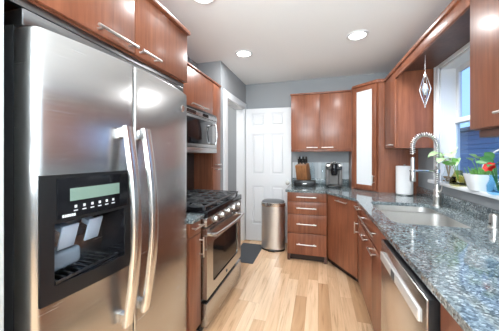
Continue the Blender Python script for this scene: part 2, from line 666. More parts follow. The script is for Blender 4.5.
# backsplash tile between counter and wall cabinets on the back wall
struct(MB().box(-0.375, 0.425, YB - 0.008, YB - 0.001, 1.001, 1.24).build('trim_2', 'tile'))

# outdoors
struct(MB().box(XR + 0.2, 14, -8, 14, -0.4, -0.3).build('ground', 'grass'))
mb = MB()
for k in range(18):
    mb.box(4.2 - 0.01 * (k % 2), 4.4, 0.2, 13, -0.3 + k * 0.13, -0.3 + k * 0.13 + 0.125, 0.004, 1)
hs = thing('house', 'blue-grey clapboard house wall outside the kitchen window', 'house', (4.2, 0.2, -0.3))
o = mb.build('wall', 'siding', hs)
o.matrix_parent_inverse = Matrix.Translation((-4.2, -0.2, 0.3))
mb = MB().box(3.9, 4.6, 0.1, 13.1, 2.02, 2.12, 0.01)
o = mb.build('eave', 'dark_grey', hs)
o.matrix_parent_inverse = Matrix.Translation((-4.2, -0.2, 0.3))

# ---------------------------------------------------------------- ceiling lamps


def can_light(x, y, label):
    t_ = thing('recessed_ceiling_light', label, 'ceiling light', (x, y, CEIL), 0, 'recessed ceiling lights')
    MB().lathe([(0.072, -0.003), (0.076, -0.010), (0.096, -0.008), (0.10, 0.0)], seg=36).build('trim_ring', 'white', t_)
    MB().lathe([(0, -0.0035), (0.074, -0.0035)], seg=36).build('lens', 'led', t_)
    l = area_light('recessed_lamp', (0, 0, -0.012), (0, 0, 0), 0.12, 0.12, CAN_POWER, (0.98, 0.99, 1.0), 'DISK')
    l.parent = t_
    return t_


can_light(0.36, 2.46, 'bright recessed ceiling light above the counter run, right of the other lights')
can_light(-0.80, 2.55, 'recessed ceiling light in front of the grey wall over the range side')
can_light(-0.79, 1.54, 'recessed ceiling light cut by the top edge, just right of the fridge cabinet')

# ---------------------------------------------------------------- cabinets
# local frame: x along the width, y into the cabinet, the front faces -y


def bar_handle(parent, x0, x1, z, vertical=False, r=0.006, out=0.034, zz=None, y=0.0, name='handle', mat='nickel'):
    mb = MB()
    if vertical:
        z0, z1 = zz
        mb.cyl((x0, y - out, z0), (x0, y - out, z1), r, 12)
        ins = (z1 - z0) * 0.14
        for q in (z0 + ins, z1 - ins):
            mb.cyl((x0, y - out, q), (x0, y + 0.001, q), r * 0.85, 10)
    else:
        mb.cyl((x0, y - out, z), (x1, y - out, z), r, 12)
        ins = (x1 - x0) * 0.12
        for q in (x0 + ins, x1 - ins):
            mb.cyl((q, y - out, z), (q, y + 0.001, z), r * 0.85, 10)
    return mb.build(name, mat, parent)


def panel(parent, name, x0, x1, z0, z1, gap=0.002, y0=0.0, y1=0.02, mat='wood'):
    return MB().box(x0 + gap, x1 - gap, y0, y1, z0 + gap, z1 - gap, 0.0025, 2).build(name, mat, parent)


def carcass(parent, w, d, z0, z1, mat='wood', y0=0.0215, hollow=False):
    mb = MB()
    if hollow:
        mb.box(0, 0.018, y0, d, z0, z1).box(w - 0.018, w, y0, d, z0, z1)
        mb.box(0.018, w - 0.018, y0, d, z0, z0 + 0.018).box(0.018, w - 0.018, d - 0.01, d, z0 + 0.018, z1)
        mb.box(0.018, w - 0.018, y0, y0 + 0.018, z1 - 0.05, z1)
    else:
        mb.box(0, w, y0, d, z0, z1, 0.001, 1)
    return mb.build('body', mat, parent)


def toe(parent, w, d, x0=0.0):
    return MB().box(x0, w, 0.07, d, 0, 0.0895).build('toe_kick', 'toe', parent)


CT0, CT1 = 0.88, 0.91      # counter slab
TK = 0.09
# -- over the fridge
f = thing('wall_cabinet', 'glossy cherry cabinet with two doors mounted above the stainless fridge', 'cabinet', (-0.86, 0.45, 0), R(90))
carcass(f, 1.0, 0.585, 1.84, 2.17)
MB().box(-0.0, 1.012, -0.02, 0.585, 2.17, 2.195, 0.006).build('crown', 'wood', f)
for a, b, h0, h1 in ((0, 0.515, 0.285, 0.50), (0.515, 1.0, 0.53, 0.675)):
    d = panel(f, 'door', a, b, 1.842, 2.168)
    bar_handle(d, h0, h1, 1.865, r=0.0065)
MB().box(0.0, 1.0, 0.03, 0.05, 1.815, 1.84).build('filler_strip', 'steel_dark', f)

# -- above the microwave
f = thing('wall_cabinet', 'short cherry wall cabinet with one wide door directly above the microwave', 'cabinet', (-1.13, 1.655, 0), R(90))
carcass(f, 0.79, 0.315, 1.79, 2.165)
d = panel(f, 'door', 0, 0.79, 1.792, 2.163)
bar_handle(d, 0.28, 0.62, 1.825)
MB().box(0, 0.79, -0.012, 0.315, 2.165, 2.185, 0.005).build('crown', 'wood', f)

# -- pantry column
f = thing('pantry_cabinet', 'tall narrow cherry pantry cabinet beyond the range, next to the white doorway', 'cabinet', (-1.13, 2.449, 0), R(90))
carcass(f, 0.217, 0.315, TK, 2.165)
toe(f, 0.217, 0.315)
d = panel(f, 'door', 0, 0.217, 1.215, 2.163)
bar_handle(d, 0.045, 0.165, 1.24)
d = panel(f, 'door', 0, 0.217, TK, 1.212)
bar_handle(d, 0.045, 0.165, 1.185)
MB().box(0, 0.217, -0.012, 0.315, 2.165, 2.185, 0.005).build('crown', 'wood', f)

# -- base cabinet between fridge and range
f = thing('base_cabinet', 'narrow cherry base cabinet squeezed between the fridge and the range', 'cabinet', (-0.842, 1.445, 0), R(90))
carcass(f, 0.168, 0.605, TK, CT0)
toe(f, 0.168, 0.605)
d = panel(f, 'drawer', 0, 0.168, 0.775, CT0 - 0.004)
bar_handle(d, 0.02, 0.15, 0.838)
d = panel(f, 'door', 0, 0.168, TK, 0.772)
bar_handle(d, 0.143, 0, 0, True, zz=(0.60, 0.745))
wt = thing('worktop', 'small granite worktop piece between the fridge and the range', 'worktop', (-0.84, 1.445, 0), R(90))
MB().box(0.0, 0.174, -0.025, 0.605, CT0, CT1, 0.004).build('slab', 'granite', wt)

# -- back wall cabinets
f = thing('wall_cabinet', 'cherry wall cabinet with two doors on the back wall above the coffee maker', 'cabinet', (-0.365, 3.37, 0), 0)
carcass(f, 0.79, 0.325, 1.42, 2.185)
for a, b, h0, h1 in ((0, 0.388, 0.215, 0.36), (0.388, 0.79, 0.41, 0.56)):
    d = panel(f, 'door', a, b, 1.422, 2.183)
    bar_handle(d, h0, h1, 1.452)
MB().box(-0.01, 0.79, -0.014, 0.325, 2.185, 2.205, 0.005).build('crown', 'wood', f)
MB().box(0, 0.79, 0.0225, 0.04, 1.397, 1.42, 0.002).build('light_rail', 'wood', f)
pk = thing('under_cabinet_light', 'small dark puck light under the back wall cabinet', 'light', (0.02, 3.46, 1.42))
MB().lathe([(0, -0.016), (0.028, -0.016), (0.034, -0.010), (0.034, 0.0), (0, 0)]).build('housing', 'dark_grey', pk)
MB().lathe([(0, -0.0175), (0.024, -0.0175), (0.024, -0.0155)]).build('lens', 'frost', pk)

# -- corner tower standing on the counter
TA, TB = Vector((0.43, 3.37)), Vector((0.667, 3.13))
dv = (TB - TA)
wT = dv.length
aT = math.atan2(dv.y, dv.x)
f = thing('corner_cabinet', 'tall diagonal corner cabinet with a white glass door, standing on the counter', 'cabinet', (TA.x, TA.y, CT1), aT)


def to_local(o, p):
    q = Matrix.Rotation(-o.rotation_euler.z, 3, 'Z') @ (Vector((p[0], p[1], 0)) - Vector((o.location.x, o.location.y, 0)))
    return (q.x, q.y)


nrm = Vector((-dv.y, dv.x)).normalized() * 0.0215      # points into the cabinet
poly = [TA + nrm, TB + nrm, Vector((0.69, 3.1305)), Vector((1.095, 3.1305)), Vector((1.095, 3.695)), Vector((0.4265, 3.695)), Vector((0.4265, 3.39))]
lp = [to_local(f, (p.x, p.y)) for p in poly]
MB().prism(lp, 0.0, 1.30).build('body', 'wood', f)
cp = [to_local(f, (p.x, p.y)) for p in (TA + Vector((-0.002, -0.02)), TB + Vector((0.0, -0.022)), Vector((1.095, 3.108)), Vector((1.095, 3.695)), Vector((0.428, 3.695)))]
MB().prism(cp, 1.30, 1.335, 0.006).build('crown', 'wood', f)
mb = MB()
fr_ = 0.062
mb.box(0.004, fr_, 0, 0.02, 0.012, 1.297, 0.002).box(wT - fr_, wT - 0.004, 0, 0.02, 0.012, 1.297, 0.002)
mb.box(fr_, wT - fr_, 0, 0.02, 0.012, 0.07, 0.002).box(fr_, wT - fr_, 0, 0.02, 1.245, 1.297, 0.002)
d = mb.build('door', 'wood', f)
MB().box(fr_ - 0.004, wT - fr_ + 0.004, 0.007, 0.013, 0.066, 1.249).build('glass_panel', 'frost', d)
bar_handle(d, wT - 0.03, 0, 0, True, zz=(0.10, 0.20))

# -- right wall cabinet between tower and window
XU = 0.75
f = thing('wall_cabinet', 'cherry wall cabinet on the right wall, between the corner cabinet and the window', 'cabinet', (XU, 3.105, 0), R(-90))
carcass(f, 0.375, 0.345, 1.42, 2.20)
d = panel(f, 'door', 0, 0.375, 1.422, 2.198)
bar_handle(d, 0.19, 0.335, 1.455)
MB().box(0.0, 0.375, -0.014, 0.345, 2.20, 2.235, 0.006).build('crown', 'wood', f)
# -- valance over the sink window
va = thing('window_valance', 'cherry valance board spanning the window between the two right wall cabinets', 'valance', (XU, 2.7285, 0), R(-90))
MB().box(0, 1.235, 0.0, 0.02, 2.125, 2.20, 0.002).build('front_board', 'wood', va)
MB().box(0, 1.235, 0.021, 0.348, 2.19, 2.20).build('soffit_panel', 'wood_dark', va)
MB().box(0, 1.235, -0.014, 0.345, 2.20, 2.235, 0.006).build('crown', 'wood', va)
# -- near right wall cabinet
f = thing('wall_cabinet', 'glossy cherry wall cabinet close to the camera at the right edge', 'cabinet', (XU, 1.492, 0), R(-90))
carcass(f, 1.0, 0.345, 1.475, 2.20)
for a, b, h0, h1 in ((0, 0.5, 0.235, 0.42), (0.5, 1.0, 0.58, 0.73)):
    d = panel(f, 'door', a, b, 1.477, 2.198)
    bar_handle(d, h0, h1, 1.53)
MB().box(0, 1.0, -0.014, 0.345, 2.20, 2.235, 0.006).build('crown', 'wood', f)
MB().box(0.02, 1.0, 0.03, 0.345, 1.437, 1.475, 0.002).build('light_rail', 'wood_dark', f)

# -- drawer base on the back wall
f = thing('drawer_cabinet', 'cherry base cabinet with four drawers, between the trash can and the corner', 'cabinet', (-0.38, 3.07, 0), 0)
carcass(f, 0.485, 0.62, TK, CT0)
toe(f, 0.47, 0.62, 0.015)
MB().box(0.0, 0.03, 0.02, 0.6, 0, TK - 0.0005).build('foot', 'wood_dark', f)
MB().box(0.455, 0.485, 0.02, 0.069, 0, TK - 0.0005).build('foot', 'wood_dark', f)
for z0, z1 in ((0.76, 0.876), (0.60, 0.757), (0.36, 0.597), (TK, 0.357)):
    d = panel(f, 'drawer', 0, 0.485, z0, z1)
    bar_handle(d, 0.12, 0.36, (z0 + z1) / 2 + 0.005)

# -- diagonal corner base
DA, DB = Vector((0.108, 3.07)), Vector((0.385, 2.62))
dv = DB - DA
wD = dv.length
f = thing('corner_base_cabinet', 'cherry corner base cabinet with one angled door, right of the drawers', 'cabinet', (DA.x, DA.y, 0), math.atan2(dv.y, dv.x))
nrm = Vector((-dv.y, dv.x)).normalized()
n1 = nrm * 0.0215
poly = [DA + n1 + Vector((0.0, 0.0)), DB + n1 * 1.0 + Vector((0, 0.0)), Vector((1.09, 2.633)), Vector((1.09, 3.69)), Vector((0.1075, 3.69)), Vector((0.1075, 3.11))]
poly[1] = Vector((0.41, 2.633))
MB().prism([to_local(f, p) for p in poly], TK, CT0).build('body', 'wood', f)
n7 = nrm * 0.07
poly = [DA + n7, DB + n7 + Vector((0, 0.03)), Vector((1.09, 2.66)), Vector((1.09, 3.69)), Vector((0.12, 3.69)), Vector((0.12, 3.2))]
MB().prism([to_local(f, p) for p in poly], 0, TK - 0.0005).build('toe_kick', 'toe', f)
d = panel(f, 'door', 0.004, wD - 0.004, TK, 0.876)
bar_handle(d, 0.20, 0.39, 0.832)

# -- right run
XB = 0.385
f = thing('sink_cabinet', 'long cherry sink base cabinet with several bar pulls, between corner door and dishwasher', 'cabinet', (XB, 2.615, 0), R(-90))
carcass(f, 1.07, 0.70, TK, CT0, hollow=True)
toe(f, 1.07, 0.70)
d = panel(f, 'drawer', 0, 0.21, 0.73, 0.876)
bar_handle(d, 0.02, 0.19, 0.835)
d = panel(f, 'door', 0, 0.21, TK, 0.727)
bar_handle(d, 0.035, 0, 0, True, zz=(0.565, 0.68))
d = panel(f, 'drawer_front', 0.21, 1.07, 0.705, 0.876)
bar_handle(d, 0.27, 0.84, 0.80)
for a, b, h0, h1 in ((0.21, 0.64, 0.36, 0.51), (0.64, 1.07, 0.665, 0.81)):
    d = panel(f, 'door', a, b, TK, 0.702)
    bar_handle(d, h0, h1, 0.66)
f = thing('base_cabinet', 'cherry base cabinet nearest the camera, in front of the dishwasher', 'cabinet', (XB, 0.925, 0), R(-90))
carcass(f, 1.2, 0.70, TK, CT0)
toe(f, 1.2, 0.70)
for a, b in ((0, 0.40), (0.40, 0.80), (0.80, 1.2)):
    d = panel(f, 'door', a, b, TK, 0.868)
    bar_handle(d, a + 0.12, a + 0.28, 0.80, out=0.03)

# -- dishwasher
dw = thing('dishwasher', 'stainless dishwasher built under the granite counter at the right', 'dishwasher', (XB, 1.538, 0), R(-90))
MB().box(0.003, 0.605, 0.02, 0.60, 0.02, CT0 - 0.004).build('body', 'black', dw)
d = MB().box(0.004, 0.604, -0.027, 0.0195, 0.11, 0.864, 0.003).build('door', 'black', dw)
MB().box(0.004, 0.604, -0.034, -0.0275, 0.11, 0.862, 0.002).build('front_panel', 'steel_bright', d)
MB().box(0.02, 0.588, 0.05, 0.06, 0.0, 0.105).build('toe_kick', 'toe', dw)
mb = MB().box(0.03, 0.56, -0.045, -0.0345, 0.757, 0.805, 0.004)
h = mb.build('handle', 'satin', d)
MB().box(0.24, 0.29, -0.0465, -0.0445, 0.762, 0.80).build('badge', 'dark_grey', h)

# -- L-shaped worktop with the sink hole
wt = thing('worktop', 'speckled blue-grey granite worktop running along the back and right walls', 'worktop', (0, 0, 0))
SX0, SX1, SY0, SY1 = 0.47, 0.95, 1.74, 2.50
outer = [(-0.40, 3.045), (0.098, 3.045), (0.363, 2.612), (0.378, 0.2), (0.378, -0.28), (1.097, -0.28), (1.097, 3.697), (-0.40, 3.697)]
mb = MB()
plate_with_holes(mb, outer, [rrect(SX0, SX1, SY0, SY1, 0.085, 10)], CT0, CT1)
slab = mb.build('slab', 'granite', wt, angle=30)
mb = MB()
mb.box(-0.40, 0.424, 3.677, 3.697, CT1, 1.0, 0.002)
mb.box(1.077, 1.097, -0.28, 3.128, CT1, 1.0, 0.002)
mb.build('upstand', 'granite', wt)

# -- sink
sk = thing('kitchen_sink', 'undermount stainless double sink set into the granite by the window', 'sink', (0, 0, CT0))
bowls = [(0.462, 0.958, 1.733, 2.235, 0.09, 0.20), (0.462, 0.958, 2.262, 2.508, 0.09, 0.17)]
holes = [rrect(a, b, c_, d_, r_, 6) for a, b, c_, d_, r_, _ in bowls]
mb = MB()
plate_with_holes(mb, rrect(0.44, 0.975, 1.715, 2.525, 0.09, 6), holes, -0.004, -0.0005)
mb.build('rim', 'sink_steel', sk)
for a, b, c_, d_, r_, dep in bowls:
    mb = MB()
    rings = []
    for z, ins in ((-0.002, 0), (-dep + 0.05, 0.006), (-dep + 0.02, 0.014), (-dep + 0.006, 0.03), (-dep, 0.055)):
        lp = rrect(a + ins, b - ins, c_ + ins, d_ - ins, max(0.03, r_ - ins * 0.4), 6)
        rings.append([mb.bm.verts.new((x, y, z)) for x, y in lp])
    for p, q in zip(rings, rings[1:]):
        n = len(p)
        for k in range(n):
            mb.bm.faces.new((p[k], p[(k + 1) % n], q[(k + 1) % n], q[k]))
    mb.bm.faces.new(rings[-1])
    bw = mb.build('bowl', 'sink_steel', sk, angle=60)
    cx, cy = (a + b) / 2, (c_ + d_) / 2
    MB().lathe([(0, 0.001), (0.035, 0.001), (0.042, 0.004), (0.045, 0.0005)], c=(cx, cy, -dep)).build('drain', 'steel_dark', bw)

# -- faucet
fx, fy = 0.99, 2.425
fc = thing('kitchen_faucet', 'tall chrome pull-down faucet with a coiled spring arch behind the sink', 'faucet', (fx, fy, CT1), 0)
MB().lathe([(0, 0), (0.036, 0), (0.036, 0.006), (0.029, 0.012), (0.029, 0.07), (0.033, 0.078), (0.033, 0.088), (0.026, 0.10), (0.026, 0.14), (0.018, 0.155), (0.018, 0.18), (0, 0.18)]).build('base', 'nickel', fc)
# arch direction: toward the bowl
hd = Vector((-0.188, -0.01, 0))
dirn = hd.normalized()
rad = hd.length / 2
ztop = 0.525
path = [Vector((0, 0, 0.17 + (ztop - 0.17) * i / 16)) for i in range(16)]
for i in range(25):
    a = PI * i / 24
    path.append(dirn * (rad - rad * math.cos(a)) + Vector((0, 0, ztop + rad * math.sin(a))))
for i in range(1, 6):
    path.append(dirn * 2 * rad + Vector((0, 0, ztop - 0.015 * i)))
MB().tube(path, 0.008, 10).build('hose', 'steel_dark', fc)
# coil around the path
cum = [0]
for a, b in zip(path, path[1:]):
    cum.append(cum[-1] + (b - a).length)
tot = cum[-1]
turns = 44
side = Vector((-dirn.y, dirn.x, 0))
pts = []
NP = turns * 12
idx = 0
for i in range(NP + 1):
    s_ = tot * i / NP
    while idx < len(cum) - 2 and cum[idx + 1] < s_:
        idx += 1
    u = (s_ - cum[idx]) / max(1e-6, cum[idx + 1] - cum[idx])
    p = path[idx].lerp(path[idx + 1], u)
    d = (path[idx + 1] - path[idx]).normalized()
    nn = side.cross(d)
    a = 2 * PI * turns * i / NP
    pts.append(p + (side * math.cos(a) + nn * math.sin(a)) * 0.0175)
MB().tube(pts, 0.0042, 6).build('spring', 'nickel', fc)
tip = dirn * 2 * rad
zc = ztop - 0.105
MB().lathe([(0, zc), (0.013, zc), (0.016, zc - 0.02), (0.016, zc - 0.10), (0.021, zc - 0.13), (0.023, zc - 0.20), (0.021, zc - 0.215), (0, zc - 0.215)], c=(tip.x, tip.y, 0)).build('spray_head', 'nickel', fc)
mb = MB()
mb.tube([(0, 0, 0.30), tuple(tip * 0.5 + Vector((0, 0, 0.30))), tuple(tip * 0.9 + Vector((0, 0, 0.30)))], 0.010, 10)
ringp = [tip + Vector((0.021 * math.cos(2 * PI * k / 20), 0.021 * math.sin(2 * PI * k / 20), 0.30)) for k in range(20)]
mb.tube(ringp, 0.005, 8, closed=True)
mb.lathe([(0.017, 0.285), (0.021, 0.285), (0.021, 0.315), (0.017, 0.315)])
mb.build('holder_arm', 'chrome', fc)
mb = MB()
mb.cyl((0.0, -0.024, 0.12), (0.0, -0.05, 0.125), 0.012, 14)
mb.tube([(0, -0.05, 0.125), (0.0, -0.075, 0.15), (0.0, -0.085, 0.19)], [0.007, 0.006, 0.005], 10)
mb.build('lever', 'nickel', fc)

# -- air gap
ag = thing('sink_air_gap', 'short round steel air gap cap behind the sink at the right edge', 'sink cap', (1.02, 1.785, CT1))
MB().lathe([(0, 0), (0.03, 0), (0.03, 0.006), (0.024, 0.009), (0.024, 0.075), (0.021, 0.083), (0, 0.085)]).build('cap', 'nickel', ag)
MB().box(-0.026, -0.0225, -0.010, 0.010, 0.02, 0.03).build('vent_slot', 'black', ag)

# -- paper towel
pt = thing('paper_towel_holder', 'white paper towel roll standing on the counter left of the faucet', 'paper towels', (0.918, 3.005, CT1))
MB().lathe([(0, 0), (0.084, 0), (0.084, 0.008), (0.078, 0.012), (0, 0.012)], seg=40).build('base', 'steel_dark', pt)
MB().lathe([(0.02, 0.0125), (0.080, 0.0125), (0.082, 0.02), (0.082, 0.312), (0.080, 0.318), (0.02, 0.318)], seg=40).build('roll', 'paper', pt)
MB().lathe([(0.007, 0.012), (0.007, 0.325), (0.012, 0.327), (0.012, 0.333), (0, 0.336)]).build('post', 'chrome', pt)

# ---------------------------------------------------------------- fridge
FR = thing('refrigerator', 'large stainless side-by-side refrigerator with an ice and water dispenser', 'refrigerator', (-0.85, 0.512, 0), R(90))
FW, FS, FH = 0.925, 0.373, 1.755
BOW = 0.058


def fy_front(x):
    return -BOW * (1 - ((x - FW * 0.47) / (FW * 0.53)) ** 2)


mb = MB()
mb.box(0.0, 0.03, 0.068, 0.59, 0.03, 1.76).box(FW - 0.03, FW, 0.068, 0.59, 0.03, 1.76)
mb.box(0.03, FW - 0.03, 0.068, 0.59, 1.73, 1.76).box(0.03, FW - 0.03, 0.068, 0.59, 0.03, 0.06).box(0.03, FW - 0.03, 0.57, 0.59, 0.06, 1.71)
mb.box(0.03, FW - 0.03, 0.19, 0.2, 0.06, 1.71)
mb.build('case', 'dark_grey', FR)
MB().box(0.0, FW, 0.03, 0.16, 1.7525, 1.81, 0.008).build('hinge_cover', 'steel_dark', FR)
MB().box(0.01, FW - 0.01, 0.05, 0.066, 0.0, 0.055).build('toe_grille', 'black', FR)


def door_profile(x0, x1, rl, rr, n=14):
    """points along the front from the back left edge to the back right edge"""
    pts = [(x0, 0.064), (x0, fy_front(x0) + rl)]
    for i in range(1, 6):
        a = R(90 * i / 5)
        pts.append((x0 + rl * (1 - math.cos(a)), fy_front(x0 + rl * (1 - math.cos(a))) + rl * (1 - math.sin(a))))
    for i in range(1, n):
        x = x0 + rl + (x1 - x0 - rl - rr) * i / n
        pts.append((x, fy_front(x)))
    for i in range(0, 6):
        a = R(90 * i / 5)
        x = x1 - rr + rr * math.sin(a)
        pts.append((x, fy_front(x) + rr * (1 - math.cos(a))))
    pts.append((x1, 0.064))
    return pts


def fridge_door(name, x0, x1, rl, rr, hole=None):
    mb = MB()
    prof = door_profile(x0, x1, rl, rr)
    if hole:
        hx0, hx1, hz0, hz1 = hole
        for hx in (hx0, hx1):
            k = min(range(6, len(prof) - 7), key=lambda i: abs(prof[i][0] - hx))
            prof[k] = (hx, fy_front(hx))
    zs = [0.07, 0.075] + ([hole[2], hole[3]] if hole else []) + [FH - 0.012, FH - 0.004, FH]
    rows = []
    for z in zs:
        ins = {0.07: 0.004, FH: 0.010, FH - 0.004: 0.003}.get(z, 0.0)
        xm = (x0 + x1) / 2
        rows.append([mb.bm.verts.new((x + (ins if x < xm else -ins) * (0 if 0.02 < x - x0 and 0.02 < x1 - x else 1), y + (ins if y < 0.05 else 0), z)) for x, y in prof])
    for ri in range(len(zs) - 1):
        for k in range(len(prof) - 1):
            if hole:
                xa, xb = prof[k][0], prof[k + 1][0]
                if xa >= hole[0] - 1e-6 and xb <= hole[1] + 1e-6 and zs[ri] >= hole[2] - 1e-6 and zs[ri + 1] <= hole[3] + 1e-6 and 5 < k < len(prof) - 7:
                    continue
            mb.bm.faces.new((rows[ri][k], rows[ri][k + 1], rows[ri + 1][k + 1], rows[ri + 1][k]))
    mb.bm.faces.new(rows[-1])
    mb.bm.faces.new(rows[0][::-1])
    mb.bm.faces.new([r[0] for r in rows] + [r[-1] for r in rows][::-1])
    return mb.build(name, 'steel', FR, angle=28)


def bowed(mb, x0, x1, z0, z1, off, th, n=10):
    """a thin plate that follows the door's bow, off in front of it"""
    a = [(x0 + (x1 - x0) * i / n) for i in range(n + 1)]
    fr = [(x, fy_front(x) - off - th) for x in a]
    bk = [(x, fy_front(x) - off) for x in a][::-1]
    mb.prism(fr + bk, z0, z1)
    return mb


CV = (0.054, 0.316, 0.925, 1.125)      # dispenser cavity
fd = fridge_door('freezer_door', 0.0, FS - 0.003, 0.030, 0.012, CV)
rd = fridge_door('fresh_food_door', FS + 0.003, FW, 0.012, 0.028)


def fridge_handle(parent, x):
    z0, z1 = 0.64, 1.47
    yb = fy_front(x)
    mb = MB()
    n = 24
    rows = []
    prof = [(-0.021, 0.010), (-0.021, -0.008), (-0.018, -0.011), (0.018, -0.011), (0.021, -0.008), (0.021, 0.010)]
    path_ = []
    for i in range(n + 1):
        q = i / n
        z = z0 + (z1 - z0) * q
        path_.append((z, yb - 0.032 - 0.045 * math.sin(PI * q)))
    for z, y in path_:
        rows.append([mb.bm.verts.new((x + a, y + b, z)) for a, b in prof])
    for a, b in zip(rows, rows[1:]):
        for k in range(6):
            mb.bm.faces.new((a[k], a[(k + 1) % 6], b[(k + 1) % 6], b[k]))
    mb.bm.faces.new(rows[0][::-1])
    mb.bm.faces.new(rows[-1])
    for zz in (z0 + 0.005, z1 - 0.05):
        mb.box(x - 0.014, x + 0.014, yb - 0.040, yb + 0.002, zz, zz + 0.045, 0.005)
    return mb.build('handle', 'steel_bright', parent, angle=50)


fridge_handle(fd, 0.304)
fridge_handle(rd, 0.406)
# dispenser surround, glossy control panel, cavity
mb = MB()
DX0, DX1, DZ0, DZ1 = 0.016, 0.343, 0.872, 1.285
bowed(mb, DX0, CV[0], DZ0, DZ1, 0.0, 0.007)
bowed(mb, CV[1], DX1, DZ0, DZ1, 0.0, 0.007)
bowed(mb, CV[0], CV[1], DZ0, CV[2], 0.0, 0.007)
bowed(mb, CV[0], CV[1], CV[3], DZ1, 0.0, 0.007)
ds = mb.build('dispenser_surround', 'black', fd, angle=20)
mb = MB()
bowed(mb, CV[0] + 0.005, CV[1] + 0.008, CV[3] + 0.012, DZ1 - 0.012, 0.0072, 0.003)
mb.build('control_panel', 'black_gloss', fd, angle=20)
mb = MB()
bowed(mb, CV[0] + 0.042, CV[1] - 0.034, 1.193, 1.236, 0.0104, 0.001)
mb.build('display', 'lcd', fd, angle=20)
mb = MB()
for k in range(6):
    xc = CV[0] + 0.060 + k * 0.028
    mb.box(xc - 0.004, xc + 0.004, fy_front(xc) - 0.0118, fy_front(xc) - 0.0102, 1.168, 1.177)
    mb.box(xc - 0.007, xc + 0.007, fy_front(xc) - 0.0115, fy_front(xc) - 0.0102, 1.157, 1.1605)
for k in range(6):
    xc = CV[0] + 0.022 + k * 0.0068
    mb.box(xc - 0.0028, xc + 0.0028, fy_front(xc) - 0.0115, fy_front(xc) - 0.0102, 1.141, 1.150)
mb.build('button_print', 'print', fd)
mb = MB()
x0, x1, z0, z1 = CV
yb = 0.11
yf = fy_front(0.19) + 0.004
mb.grid([[(x0, fy_front(x0), z0), (x0, yb, z0)], [(x0, fy_front(x0), z1), (x0, yb, z1)]])
mb.grid([[(x1, fy_front(x1), z0), (x1, yb, z0)], [(x1, fy_front(x1), z1), (x1, yb, z1)]])
mb.grid([[(x0, yb, z0), (x1, yb, z0)], [(x0, yb, z1), (x1, yb, z1)]])
mb.grid([[(x0, fy_front(x0), z1), (x1, fy_front(x1), z1)], [(x0, yb, z1), (x1, yb, z1)]])
mb.grid([[(x0, fy_front(x0), z0), (x1, fy_front(x1), z0)], [(x0, yb, z0), (x1, yb, z0)]])
mb.build('dispenser_cavity', 'black_gloss', fd, recalc=False, smooth=False)
# funnel back panel, paddles, tray
mb = MB()
mb.box(x0 + 0.008, x0 + 0.14, 0.02, 0.10, z0 + 0.015, z0 + 0.085, 0.022, 4)
mb.build('ice_chute_panel', 'smoke', fd)
for xc in (0.125, 0.225):
    mb = MB()
    K = Matrix.Translation((xc, 0.004, z1 - 0.055)) @ Matrix.Rotation(R(18), 4, 'X')
    mb.box(-0.030, 0.030, -0.004, 0.004, -0.055, 0.035, 0.003, 2, K)
    mb.box(-0.018, 0.018, 0.004, 0.05, 0.0, 0.02, 0.003, 2, K)
    mb.build('paddle', 'paddle', fd)
mb = MB()
for k in range(9):
    xx = x0 + 0.014 + k * 0.027
    mb.box(xx - 0.004, xx + 0.004, yf + 0.008, yb - 0.01, z0 + 0.004, z0 + 0.010)
mb.box(x0 + 0.004, x1 - 0.004, yb - 0.014, yb - 0.004, z0 + 0.002, z0 + 0.010)
mb.box(x0 + 0.006, x1 - 0.006, yf + 0.010, yf + 0.018, z0 + 0.002, z0 + 0.010)
mb.build('drip_grille', 'steel_dark', fd)
mb = MB()
K = Matrix.Translation((0.825, fy_front(0.825) - 0.001, 1.645)) @ Matrix.Rotation(R(90), 4, 'X')
mb.lathe([(0, 0.004), (0.018, 0.004), (0.022, 0.0)], sx=1.0, sy=1.0, mtx=K)
mb.build('badge', 'chrome', rd)

# ---------------------------------------------------------------- range
RG = thing('gas_range', 'stainless gas range with black grates and five front knobs', 'range', (-0.80, 1.625, 0), R(90))
RW = 0.82
MB().box(0.0, RW, 0.06, 0.635, 0.02, 0.873).build('body', 'black', RG)
MB().box(0.0, RW, -0.008, 0.64, 0.874, 0.926, 0.006).build('cooktop', 'black_gloss', RG)
# control fascia, tilted back a little
mb = MB()
mb.prism([(0.0, 0.0), (RW, 0.0), (RW, 0.06), (0.0, 0.06)], 0.806, 0.873, 0.004)
fa = mb.build('control_panel', 'steel', RG)
for k in range(5):
    xk = 0.13 + k * 0.14
    K = Matrix.Translation((xk, 0.0, 0.840)) @ Matrix.Rotation(R(90), 4, 'X')
    kb = MB().lathe([(0, 0.034), (0.019, 0.034), (0.0215, 0.030), (0.0235, 0.006), (0.028, 0.004), (0.028, 0.0)], mtx=K, seg=24).build('knob', 'knob_steel', fa)
    MB().box(xk - 0.003, xk + 0.003, -0.0375, -0.034, 0.826, 0.854, 0.001).build('pointer', 'dark_grey', kb)
# oven door
mb = MB()
plate_with_holes(mb, [(0.004, 0.258), (RW - 0.004, 0.258), (RW - 0.004, 0.796), (0.004, 0.796)], [rrect(0.115, RW - 0.10, 0.34, 0.665, 0.03, 4)], -0.058, -0.002)
od = mb.build('oven_door', 'steel', RG)
od.data.transform(Matrix.Rotation(R(90), 4, 'X'))
